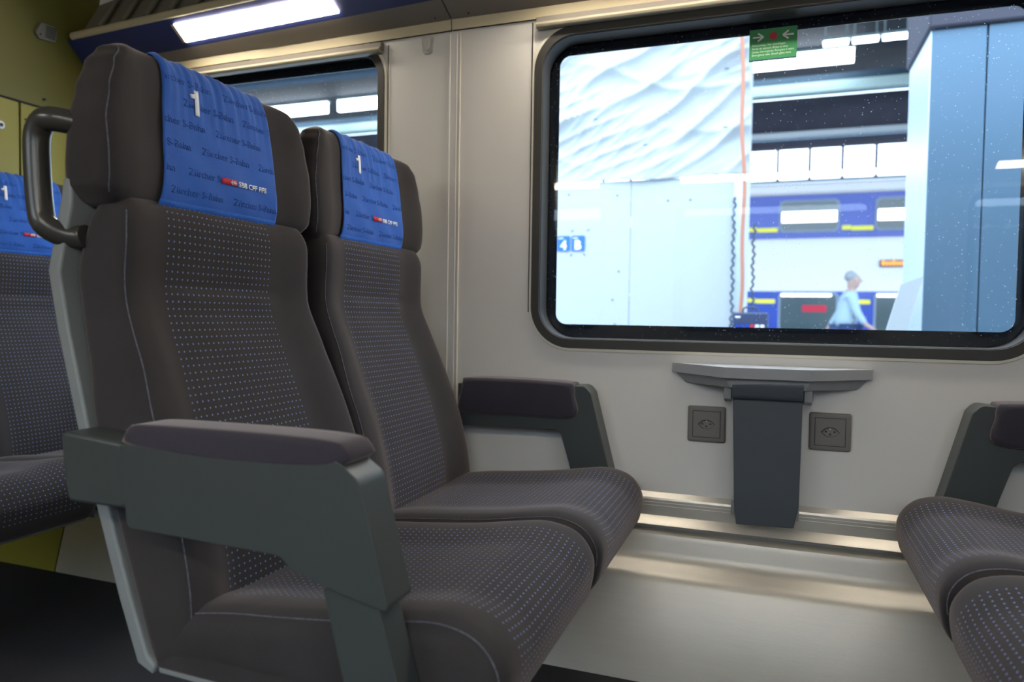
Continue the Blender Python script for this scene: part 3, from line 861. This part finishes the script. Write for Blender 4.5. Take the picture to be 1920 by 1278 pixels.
def socket(x, label):
    s = empty('power_socket', (x, YI, -.2635 + H)); tag(s, label, 'socket', 'power sockets either side of the folded table')
    prism('frame', [(-.046, -.045), (.046, -.045), (.046, .045), (-.046, .045)], 'y', -.011, 0, M['socket'], s, bev=.0085, seg=3)
    prism('insert', [(-.0325, -.032), (.0325, -.032), (.0325, .032), (-.0325, .032)], 'y', -.0120, -.008, M['socket'], s, bev=.0006)
    plate('insert_gap', [[(-.034, -.0335), (.034, -.0335), (.034, .0335), (-.034, .0335)], [(-.0325, -.032), (.0325, -.032), (.0325, .032), (-.0325, .032)]], -.0113, -.0105, M['black'], s)
    rec = [(-.021, 0), (-.012, .009), (-.006, .0115), (.006, .0115), (.012, .009), (.021, 0), (.012, -.009), (.006, -.0115), (-.006, -.0115), (-.012, -.009)]
    prism('recess', rec, 'y', -.0124, -.0100, mat('socket recess', (.045, .043, .042), .5), s)
    prism('recess_floor', [(a * .86 + .001, b * .80 - .0012) for a, b in rec], 'y', -.01265, -.0110, M['socket'], s)
    for px, pz in ((-.0095, .001), (.0095, .001), (0, -.0050)):
        cyl('pin_hole', (px, -.0127, pz), 'y', .0024, .0006, M['black'], s, n=12)
    cyl('earth_tip', (0, -.0127, .0075), 'y', .0012, .001, M['white'], s, n=8)
socket(-.150, 'grey power socket left of the folded table')
socket(.1325, 'grey power socket right of the folded table')

# emergency sticker on the pane
st = empty('emergency_sticker', (-.019, 1.9045, .681 + H)); tag(st, 'green emergency exit sticker with arrows and red dot on the window', 'sticker')
box('sticker_sheet', -.0555, .0555, -.0006, .0006, -.037, .037, M['green'], st)
box('sticker_edge', -.0555, .0555, -.0007, .0005, -.041, -.037, mat('dark sticker edge', (.01, .05, .09), .5), st)
cyl('red_dot', (0, -.0010, .0175), 'y', .0095, .0006, M['dot'], st, n=24)
for s in (-1, 1):
    mb = MB()
    def bar(x0, z0, x1, z1, w):
        d = Vector((x1 - x0, z1 - z0)).normalized(); nr = Vector((-d.y, d.x)) * w / 2
        ps = [(x0 + nr.x, z0 + nr.y), (x1 + nr.x, z1 + nr.y), (x1 - nr.x, z1 - nr.y), (x0 - nr.x, z0 - nr.y)]
        vs = [(p[0], -.0012, p[1]) for p in ps] + [(p[0], -.0007, p[1]) for p in ps]
        mb.add(vs, [(0, 1, 2, 3), (4, 5, 6, 7), (0, 1, 5, 4), (1, 2, 6, 5), (2, 3, 7, 6), (3, 0, 4, 7)])
    bar(s * .0475, .0175, s * .0250, .0175, .0034)
    bar(s * .0225, .0175, s * .0355, .0270, .0036)
    bar(s * .0225, .0175, s * .0355, .0080, .0036)
    mb.build('arrow', M['white'], st, smooth=0)
mb = MB()
for i, line in enumerate(('Notausstieg: Hier einschlagen', 'Sortie de secours: Brisez la vitre', "Uscita d'emergenza: Rompere il vetro", 'Emergency exit: Smash glass here')):
    tv, tf = text_mesh(line, .0072, bold=.00008)
    k = (.078, .083, .098, .091)[i] / max(v[0] for v in tv)
    mb.add([(-.0490 + v[0] * k, -.0009, -.0045 - .0078 * i + v[1]) for v in tv], tf)
mb.build('sticker_text', mat('pale green print', (.45, .66, .50), .6), st, smooth=0)

# ------------------------------------------------------------------ outside: the platform and the station
PZ = -1.05 + H
OUT = dict(
    conc=mat('platform concrete', (.35, .36, .37), .8, var=.1, scale=2),
    board=mat('pale hoarding board', (.40, .44, .47), .6, var=.03, scale=2),
    tarp=mat('white tarpaulin', (.41, .45, .47), .45, var=.05, scale=3, spec=.5),
    blue=mat('platform sign blue', (.01, .12, .62), .5),
    col=mat('blue-grey sheet steel', (.075, .14, .21), .42, metal=.35, var=.08, scale=2),
    col2=mat('bright steel corner', (.55, .66, .74), .35, metal=.5, var=.1, scale=2),
    train_blue=mat('train blue', (.005, .045, .36), .3, coat=.3),
    train_white=mat('train white', (.72, .72, .73), .4),
    train_yel=mat('train yellow', (.85, .80, .04), .5),
    tglass=mat('train glass', (.06, .09, .10), .12),
    tframe=mat('train window frame', (.20, .26, .36), .4),
    deck=mat('dark roof deck', (.008, .013, .022), .8, var=.3, scale=2),
    girder=mat('dark roof girder', (.035, .035, .055), .7, var=.3, scale=3),
    beam=mat('pale green beam', (.42, .56, .56), .6, var=.08),
    beam2=mat('slate beam', (.045, .09, .14), .6, var=.1),
    hose=mat('orange hose', (.42, .17, .10), .5),
    cable=mat('dark cable', (.03, .05, .08), .6),
    skin=mat('skin', (.33, .22, .19), .6),
    shirt=mat('pale blue shirt', (.26, .36, .43), .8, var=.05),
    trousers=mat('navy trousers', (.02, .04, .12), .8),
    hair=mat('grey hair', (.20, .22, .24), .8),
    case=mat('dark blue case', (.02, .035, .09), .5),
)
tube_white = emit('station tube light', (.92, .97, 1.0), 9)
led = emit('orange display', (1, .25, .03), 1.6)
in_light = emit('train interior lamp', (1, 1, .95), 3.0)

gnd = struct(box('floor_platform', -30, 20, 2.1, 17.2, PZ - .4, PZ, OUT['conc']))
trk = struct(box('floor_trackbed', -30, 20, 17.2, 30, PZ - 1.4, PZ - 1.0, OUT['conc']))

sw = struct(box('wall_daylight_block', -14, 12, -5.2, -5.0, PZ - .4, 1.22 + H, mat('slate daylight block', (.10, .12, .14), .8, var=.1)))  # unseen wall, added to block low daylight and its reflections in the panes
struct(box('floor_platform_far', -14, 12, -5.0, -1.3, PZ - .4, PZ, OUT['conc']))
# hoarding: smooth board below, wrinkled sheeting above
ho = empty('hoarding', (-1.3, 5.0, PZ)); tag(ho, 'pale board hoarding on the platform outside the window', 'hoarding')
hz0, hz1 = 0, .95 + H - PZ
for k in range(3):
    xa, xb = -1.15 + .75 * k, -1.15 + .75 * (k + 1) - .004
    if k == 2: xb = 1.09
    box('board', xa, xb, 0, .02, hz0, hz1, OUT['board'], ho, bev=.002)
box('return_board', 1.07, 1.09, .02, 1.3, hz0, hz1 + 1.6, OUT['board'], ho)
box('corner_post', 1.035, 1.10, -.012, .02, hz0, hz1, OUT['col2'], ho, bev=.005)
for x_, z_ in ((-.20, .95), (.15, .90), (-.55, .97), (-.18, .42), (-.22, .22), (.3, .9), (-.20, .05)):
    cyl('screw', (x_ + .45, -.002, z_ - .1 + H - PZ), 'y', .006, .004, OUT['cable'], ho, n=8)
random.seed(3)
vs = []; fs = []
NX, NZ = 190, 160
for j in range(NZ + 1):
    for i in range(NX + 1):
        x = -1.15 + 2.27 * i / NX; z = 1.9 * j / NZ
        w = .0
        for (ax_, az_, fr, am, ph) in ((-.42, .91, 6.5, .026, .3), (-.55, .83, 15, .016, 1.2), (-.36, .93, 29, .009, 2.2), (-.62, .78, 43, .005, 4.2), (.12, .99, 11, .010, .9), (.99, .1, 5, .006, 1)):
            q = (x * ax_ + z * az_) * fr + ph + .9 * math.sin(x * 1.9 - z * 1.3 + ph) + .35 * math.sin(x * 6 + z * 3 + 2 * ph)
            w += am * (1 - abs(math.sin(q))) ** 2.2 * 3.0 * (.45 + .55 * math.sin(x * 3.1 + z * 4.3 + ph * 3))
        w *= (.35 + .65 * sstep(0, .3, z))
        vs.append((x + .01 * math.sin(z * 6), -.015 - w, z + .006 * math.sin(x * 9)))
for j in range(NZ):
    for i in range(NX):
        a = j * (NX + 1) + i; fs.append((a, a + 1, a + NX + 2, a + NX + 1))
tp = empty('tarpaulin', (-1.3, 5.0, .95 + H)); tag(tp, 'wrinkled white tarpaulin stretched above the board hoarding', 'tarpaulin')
q = meshob('sheet', vs, fs, OUT['tarp'], tp, smooth=80, recalc=False)
sd = q.modifiers.new('t', 'SOLIDIFY'); sd.thickness = .003
for x_, z_ in ((.97, .30), (.97, .68), (.1, .42), (-.28, .55), (.45, .22)):
    box('tie', x_ - .014, x_ + .014, -.070, -.064, z_, z_ + .007, OUT['beam2'], tp)
hs = tube('orange_hose', [(-.215 + .018 * math.sin(z * 2.2 + .5) + .006 * math.sin(z * 9), 4.86, z + H) for z in [(-1.03 + 2.95 * k / 60) for k in range(61)]], .013, OUT['hose'])
tag(hs, 'orange hose hanging down the edge of the hoarding', 'hose')
for xx, zt_ in ((-.262, .80), (-.135, .62)):
    pts = [(xx + .008 * math.sin(k * 1.9) + .004 * math.sin(k * .6), 4.955, -1.03 + H + (zt_ + 1.03) * k / 110) for k in range(111)]
    c = tube('dark_cable', pts, .0075, OUT['cable'])
    tag(c, 'twisted dark cable on the hoarding edge, %s of the orange hose' % ('left' if xx < -.2 else 'right'), 'cable')
def sector(x, ch, label):
    s = empty('sector_sign', (x, 4.995, .522 + H)); tag(s, label, 'sign')
    prism('sign_plate', rrect(-.048, .048, -.054, .054, .010, 4), 'y', -.004, 0, OUT['blue'], s)
    tv, tf = text_mesh(ch, .090, bold=.003)
    mx = (max(v[0] for v in tv) + min(v[0] for v in tv)) / 2
    mb = MB(); mb.add([(v[0] - mx, -.005, v[1] - .042) for v in tv], tf); mb.build('letter', M['white'], s, smooth=0)
    mb = MB(); mb.box(-.038, .0, -.0052, -.0045, .034, .040); mb.build('small_print', M['white'], s, smooth=0)
    if ch == 'B':
        for (a, b, sx, sz) in ((-.055, .085, 1, 1), (.062, .088, 1, 1), (-.060, -.088, 1, 1), (.055, -.085, -1, 1)):
            mb = MB(); vs_ = [(a, -.003, b), (a + .014 * sx, -.003, b + .014), (a + .017 * sx, -.003, b + .010), (a + .004 * sx, -.003, b - .003)]
            mb.add(vs_ + [(p[0], -.001, p[2]) for p in vs_], [(0, 1, 2, 3), (4, 5, 6, 7), (0, 1, 5, 4), (1, 2, 6, 5), (2, 3, 7, 6), (3, 0, 4, 7)])
            mb.build('corner_mark', OUT['cable'], s, smooth=0)
sector(-1.433, '4', 'blue platform sign with a white 4, cut by the window edge')
sector(-1.325, 'B', 'blue platform sign with a white B on the hoarding')

# tool case on a trolley
tr_ = empty('trolley', (-.133, 4.60, PZ)); tag(tr_, 'low flat trolley on the platform below the tool case', 'trolley')
box('deck', -.17, .17, -.15, .15, .72, .745, OUT['col2'], tr_, bev=.004)
for a in (-.15, .15):
    for b in (-.13, .13):
        tube('leg', [(a, b, .06), (a, b, .73)], .012, OUT['cable'], tr_, n=8)
        cyl('wheel', (a, b, .03), 'x', .03, .02, OUT['cable'], tr_, n=14)
tc_ = empty('tool_case', (-.133, 4.60, PZ + .745)); tag(tc_, 'dark carrying case with handle standing beside the hoarding edge', 'case')
box('case_body', -.105, .105, -.06, .06, 0, .345, OUT['case'], tc_, bev=.01)
tube('case_handle', [(-.045, 0, .34), (-.040, 0, .368), (-.03, 0, .375), (.03, 0, .375), (.040, 0, .368), (.045, 0, .34)], .006, OUT['cable'], tc_, n=8)
for k in range(6):
    box('tag', -.085 + .029 * k, -.063 + .029 * k, -.063, -.060, .255, .272, (OUT['train_blue'] if k < 3 else M['red'] if k == 3 else M['white']), tc_)
box('case_label', -.085, -.055, -.063, -.060, .312, .322, M['white'], tc_)

# steel clad shaft on the right
cb = empty('steel_shaft', (1.1, 3.9, PZ)); tag(cb, 'tall blue-grey steel clad shaft outside at the right of the window', 'shaft')
zt2 = 1.27 + H - PZ
box('front_panel', -.482, -.276, -.30, -.28, 0, zt2, OUT['col'], cb, bev=.003)
box('front_panel', -.270, .60, -.30, -.28, 0, zt2, OUT['col'], cb, bev=.003)
box('core', -.478, .60, -.28, .23, 0, zt2, OUT['col'], cb)
box('side_panel', -.486, -.478, -.292, .235, 0, zt2 + .3, OUT['col2'], cb, bev=.002)
box('cornice', -.50, .62, -.33, .25, zt2, zt2 + .30, OUT['girder'], cb, bev=.01)
lb = prism('leaning_board', [(.205, PZ), (.290, PZ), (.600, .195 + H), (.515, .160 + H)], 'y', 3.50, 3.52, OUT['board'])
tag(lb, 'narrow pale board leaning against the steel shaft', 'board')

# double deck train at the next platform, y = 19 m
TR = empty('double_deck_train', (2, 19, PZ - .3)); tag(TR, 'blue and white double deck train standing at the next platform', 'train')
def tx(x0, x1, y0, y1, z0, z1, m_, nm, bev=0): return box(nm, x0 - 2, x1 - 2, y0, y1, z0 + H - PZ + .3, z1 + H - PZ + .3, m_, TR, bev)
tx(-26, 14, .02, 2.8, -1.15, 3.05, OUT['train_white'], 'body')
tx(-26, 14, 0, .05, 1.99, 3.05, OUT['train_blue'], 'upper_band')
tx(-26, 14, 0, .05, -1.0, .70, OUT['train_blue'], 'lower_band')
tx(-26, 14, -.03, 2.8, 3.05, 3.36, OUT['train_white'], 'roof', .08)
tx(-26, 14, -.05, 0, 3.36, 3.42, OUT['beam2'], 'roof_gutter')
for k in range(-11, 5):
    x0_ = .07 + 2.13 * k
    for z0_, z1_, up_ in ((2.14, 2.93, 1), (-.30, .68, 0)):
        xx = x0_ if up_ else x0_ + .03
        w_ = prism('window', rrect(xx - 2, xx - 2 + 1.36, z0_ + H - PZ + .3, z1_ + H - PZ + .3, .12, 5), 'y', -.02, .03, OUT['tframe'], TR)
        prism('pane', rrect(xx - 2 + .05, xx - 2 + 1.31, z0_ + .05 + H - PZ + .3, z1_ - .05 + H - PZ + .3, .09, 5), 'y', -.03, -.021, OUT['tglass'], w_)
        if up_: mb = MB().box(xx - 2 + .06, xx - 2 + 1.30, -.036, -.031, 2.38 + H - PZ + .3, 2.64 + H - PZ + .3)
        else: mb = MB().box(xx - 2 + .06, xx - 2 + 1.20, -.036, -.031, .575 + H - PZ + .3, .635 + H - PZ + .3)
        mb.build('cabin_light', in_light, w_, smooth=0)
        if not up_:
            m3 = MB().box(xx - 2 + .55, xx - 2 + 1.1, -.035, -.031, .20 + H - PZ + .3, .36 + H - PZ + .3); m3.build('seat_back', M['red'], w_, smooth=0)
    tx(x0_ - .50, x0_ - .03, -.025, -.004, 2.16, 2.26, OUT['train_yel'], 'stripe')
    tx(x0_ + 1.42, x0_ + 1.62, -.025, -.004, 2.18, 2.28, OUT['train_yel'], 'stripe')
    tx(x0_ - .50, x0_ - .05, -.025, -.004, .40, .50, OUT['train_yel'], 'stripe')
    tx(x0_ + 1.44, x0_ + 1.62, -.025, -.004, .42, .52, OUT['train_yel'], 'stripe')
dsp = tx(2.33, 3.1, -.03, .02, 1.28, 1.44, M['black'], 'display')
for k in range(6):
    tx(2.37 + .075 * k, 2.43 + .075 * k, -.036, -.031, 1.32, 1.32 + (.08 if k % 3 else .10), led, 'display_segment')

# station roof: long members along the tracks
def beamx(name, y0, y1, z0, z1, m_, label, cat, x0=-32, x1=16, group=None, sub=None):
    o = box(name, x0, x1, y0, y1, z0 + H, z1 + H, m_); tag(o, label, cat, group); return o
beamx('roof_deck', 9.5, 17.6, 5.35, 5.55, OUT['deck'], 'dark station roof over the platform, top of the window view', 'roof')
beamx('edge_beam', 15.9, 16.2, 4.62, 4.82, OUT['beam'], 'pale green beam below the dark station roof', 'beam')
beamx('slate_beam', 16.2, 16.5, 4.84, 5.05, OUT['beam2'], 'slate coloured beam between the lamp row and the pale beam', 'beam')
beamx('roof_girder', 16.6, 17.0, 4.02, 4.72, OUT['girder'], 'deep dark girder across the view above the train', 'girder')
beamx('lower_girder', 16.6, 16.9, 3.70, 3.84, OUT['girder'], 'thin dark girder just above the bright glazing', 'girder')
beamx('girder_flange', 16.45, 16.6, 3.86, 3.98, OUT['board'], 'thin white pipe under the deep dark girder', 'pipe')
beamx('middle_beam', 13.0, 13.25, 4.95, 5.10, OUT['beam2'], 'blue-grey beam high under the station roof', 'beam')
beamx('front_beam', 10.6, 10.9, 4.75, 4.95, OUT['beam2'], 'blue-grey beam nearest under the station roof', 'beam')
gz = empty('glazed_screen', (0, 24, H)); tag(gz, 'bright glazed screen of the station with thin mullions', 'screen')
box('top_rail', -36, 20, -.05, .05, 5.45, 5.60, OUT['beam2'], gz)
box('bottom_rail', -36, 20, -.05, .05, 3.2, 4.25, OUT['board'], gz)
for k in range(-26, 12):
    box('mullion', k * .92 - .05, k * .92 + .05, -.04, .04, 4.2, 5.5, OUT['girder'], gz)
# lamp rows
def lamp(x0, x1, y, z, h, label, group):
    o = empty('platform_lamp', ((x0 + x1) / 2, y, z + H)); tag(o, label, 'lamp', group)
    w = (x1 - x0) / 2
    box('housing', -w, w, -.06, .10, h, h + .05, OUT['beam'], o)
    for q in (-.8, .8): box('hanger', q * w - .01, q * w + .01, .0, .02, h + .05, 5.36 - z, OUT['beam'], o)
    box('tube', -w + .02, w - .02, -.05, .05, 0, h, tube_white, o)
for k in range(-8, 1):
    x1_ = 1.35 + 3.0 * k
    lab = 'long bright platform lamp below the green sticker' if k == 0 else 'long bright platform lamp seen through the small window' if k in (-3, -4, -5) else 'long bright platform lamp in the row behind the hoarding'
    lamp(x1_ - 2.7, x1_, 15.5, 5.02, .26, lab, 'platform lamps in the long row')
for k in range(5):
    lamp(.70 + .48 * k, 1.14 + .48 * k, 14.2, 4.93, .07, 'one of the short platform lamps in a chain right of the sticker', 'short platform lamps in a chain')

# ------------------------------------------------------------------ the man walking past
def skin_mesh(name, nodes, edges, mat_, parent, sub=2, root=0):
    me = bpy.data.meshes.new(name)
    me.from_pydata([n[0] for n in nodes], edges, [])
    o = bpy.data.objects.new(name, me); COL.objects.link(o)
    sk = o.modifiers.new('s', 'SKIN'); sk.use_smooth_shade = True
    sd_ = o.modifiers.new('d', 'SUBSURF'); sd_.levels = sub; sd_.render_levels = sub
    for i, n in enumerate(nodes):
        rr = n[1] if isinstance(n[1], tuple) else (n[1], n[1])
        me.skin_vertices[0].data[i].radius = rr
        me.skin_vertices[0].data[i].use_root = (i == root)
    dg = bpy.context.evaluated_depsgraph_get()
    m2 = bpy.data.meshes.new_from_object(o.evaluated_get(dg))
    bpy.data.objects.remove(o)
    m2.materials.clear(); m2.materials.append(mat_)
    for p in m2.polygons: p.use_smooth = True
    q = bpy.data.objects.new(name, m2); COL.objects.link(q); q.parent = parent
    return q
pr_ = empty('person', (.985, 11.5, PZ)); tag(pr_, 'person with grey hair in pale shirt and dark trousers walking right along the platform', 'person')
J = {  # x forward (right in view), y sideways (toward viewer negative), z up
 'pel': (0, 0, .96), 'wai': (.01, 0, 1.10), 'che': (.035, 0, 1.28), 'upc': (.05, 0, 1.42), 'nec': (.065, 0, 1.50), 'hd0': (.095, 0, 1.575), 'hd1': (.10, 0, 1.665),
}
nodes = [(J['pel'], (.115, .11)), (J['wai'], (.12, .105)), (J['che'], (.14, .115)), (J['upc'], (.12, .10)), (J['nec'], .052), (J['hd0'], (.090, .098)), (J['hd1'], (.090, .10)), ((.095, 0, 1.73), (.055, .06))]
edges = [(0, 1), (1, 2), (2, 3), (3, 4), (4, 5), (5, 6), (6, 7)]
def chain(frm, pts):
    last = frm
    for p, r_ in pts:
        nodes.append((p, r_)); edges.append((last, len(nodes) - 1)); last = len(nodes) - 1
    return last
def hand(last, base, d, sgn):
    d = Vector(d).normalized()
    side = Vector((0, 1, 0)); b = Vector(base)
    for k, (off, ln) in enumerate(((-.030, .070), (-.010, .080), (.010, .075), (.030, .060))):
        p0 = b + side * off; p1 = p0 + d * ln * .5; p2 = p1 + (d + Vector((.25 * sgn, 0, -.2))).normalized() * ln * .5
        nodes.append((tuple(p0), .010)); edges.append((last, len(nodes) - 1))
        nodes.append((tuple(p1), .009)); edges.append((len(nodes) - 2, len(nodes) - 1))
        nodes.append((tuple(p2), .007)); edges.append((len(nodes) - 2, len(nodes) - 1))
    p0 = b - d * .045 + Vector((.03, 0, .0)); nodes.append((tuple(p0), .011)); edges.append((last, len(nodes) - 1))
    nodes.append((tuple(p0 + d * .04 + Vector((.015, 0, 0))), .009)); edges.append((len(nodes) - 2, len(nodes) - 1))
# near arm swings forward, far arm back
l1 = chain(3, [((.06, -.17, 1.40), .055), ((.13, -.20, 1.16), .042), ((.25, -.20, .99), .033), ((.30, -.20, .955), (.028, .036))]); hand(l1, (.34, -.20, .93), (.7, 0, -.6), 1)
l2 = chain(3, [((.04, .17, 1.40), .055), ((-.08, .20, 1.15), .042), ((-.19, .20, .96), .033), ((-.225, .20, .915), (.028, .036))]); hand(l2, (-.25, .20, .875), (-.4, 0, -.9), -1)
n1 = chain(0, [((.03, -.10, .88), .09), ((.20, -.10, .52), .062), ((.30, -.10, .12), .042), ((.34, -.10, .055), .04), ((.45, -.10, .035), .03)])
n2 = chain(0, [((-.02, .10, .88), .09), ((-.06, .10, .50), .062), ((-.33, .10, .20), .042), ((-.38, .10, .14), .038), ((-.30, .10, .05), .03)])
skin_mesh('body', nodes, edges, OUT['skin'], pr_)
skin_mesh('shirt', [((0, 0, .92), (.185, .175)), (J['wai'], (.180, .165)), (J['che'], (.185, .165)), ((.05, 0, 1.41), (.150, .14)), ((.065, 0, 1.485), .078),
                    ((.06, -.17, 1.40), .078), ((.13, -.20, 1.16), .060), ((.245, -.20, 1.0), .046),
                    ((.04, .17, 1.40), .078), ((-.08, .20, 1.15), .055), ((-.185, .20, .97), .046)],
          [(0, 1), (1, 2), (2, 3), (3, 4), (3, 5), (5, 6), (6, 7), (3, 8), (8, 9), (9, 10)], OUT['shirt'], pr_)
skin_mesh('trousers', [((0, 0, .93), (.170, .160)), ((.03, -.10, .88), .105), ((.20, -.10, .52), .080), ((.30, -.10, .13), .062),
                       ((-.02, .10, .88), .105), ((-.06, .10, .50), .080), ((-.32, .10, .21), .062)],
          [(0, 1), (1, 2), (2, 3), (0, 4), (4, 5), (5, 6)], OUT['trousers'], pr_)
skin_mesh('hair', [((.035, 0, 1.600), (.082, .100)), ((.062, 0, 1.70), (.100, .108)), ((.11, 0, 1.752), (.075, .08))], [(0, 1), (1, 2)], OUT['hair'], pr_)
skin_mesh('nose', [((.190, 0, 1.64), .014), ((.212, 0, 1.612), .016)], [(0, 1)], OUT['skin'], pr_, 1)
for s in (-1, 1):
    skin_mesh('ear', [((.10, s * .100, 1.65), .014), ((.10, s * .104, 1.615), .014)], [(0, 1)], OUT['skin'], pr_, 1)
    skin_mesh('eye', [((.184, s * .038, 1.658), .009), ((.187, s * .038, 1.655), .009)], [(0, 1)], M['black'], pr_, 1)
for (a, b) in (((.30, -.10, .05), (.47, -.10, .035)), ((-.40, .10, .17), (-.30, .10, .04))):
    skin_mesh('shoe', [(a, .052), (tuple((Vector(a) + Vector(b)) / 2), .05), (b, .040)], [(0, 1), (1, 2)], M['black'], pr_, 1)

# ------------------------------------------------------------------ daylight
w = bpy.data.worlds.new('sky'); S.world = w; w.use_nodes = True
T = w.node_tree; bg = T.nodes['Background']
tcw = T.nodes.new('ShaderNodeTexCoord'); sx = T.nodes.new('ShaderNodeSeparateXYZ'); T.links.new(tcw.outputs['Generated'], sx.inputs[0])
rmp = T.nodes.new('ShaderNodeValToRGB'); T.links.new(sx.outputs[2], rmp.inputs[0])
rmp.color_ramp.elements[0].position = .0; rmp.color_ramp.elements[0].color = (.10, .12, .14, 1)
rmp.color_ramp.elements[1].position = .04; rmp.color_ramp.elements[1].color = (.75, .87, 1.0, 1)
T.links.new(rmp.outputs[0], bg.inputs[0]); bg.inputs[1].default_value = 4.6

# ------------------------------------------------------------------ view
S.view_settings.view_transform = 'Standard'
S.view_settings.look = 'None'
S.view_settings.gamma = 1
S.view_settings.use_curve_mapping = False
S.view_settings.exposure = 0.4

S.cycles.use_denoising = True
S.cycles.max_bounces = 10
S.cycles.diffuse_bounces = 5
S.cycles.transparent_max_bounces = 12
S.cycles.sample_clamp_indirect = 6
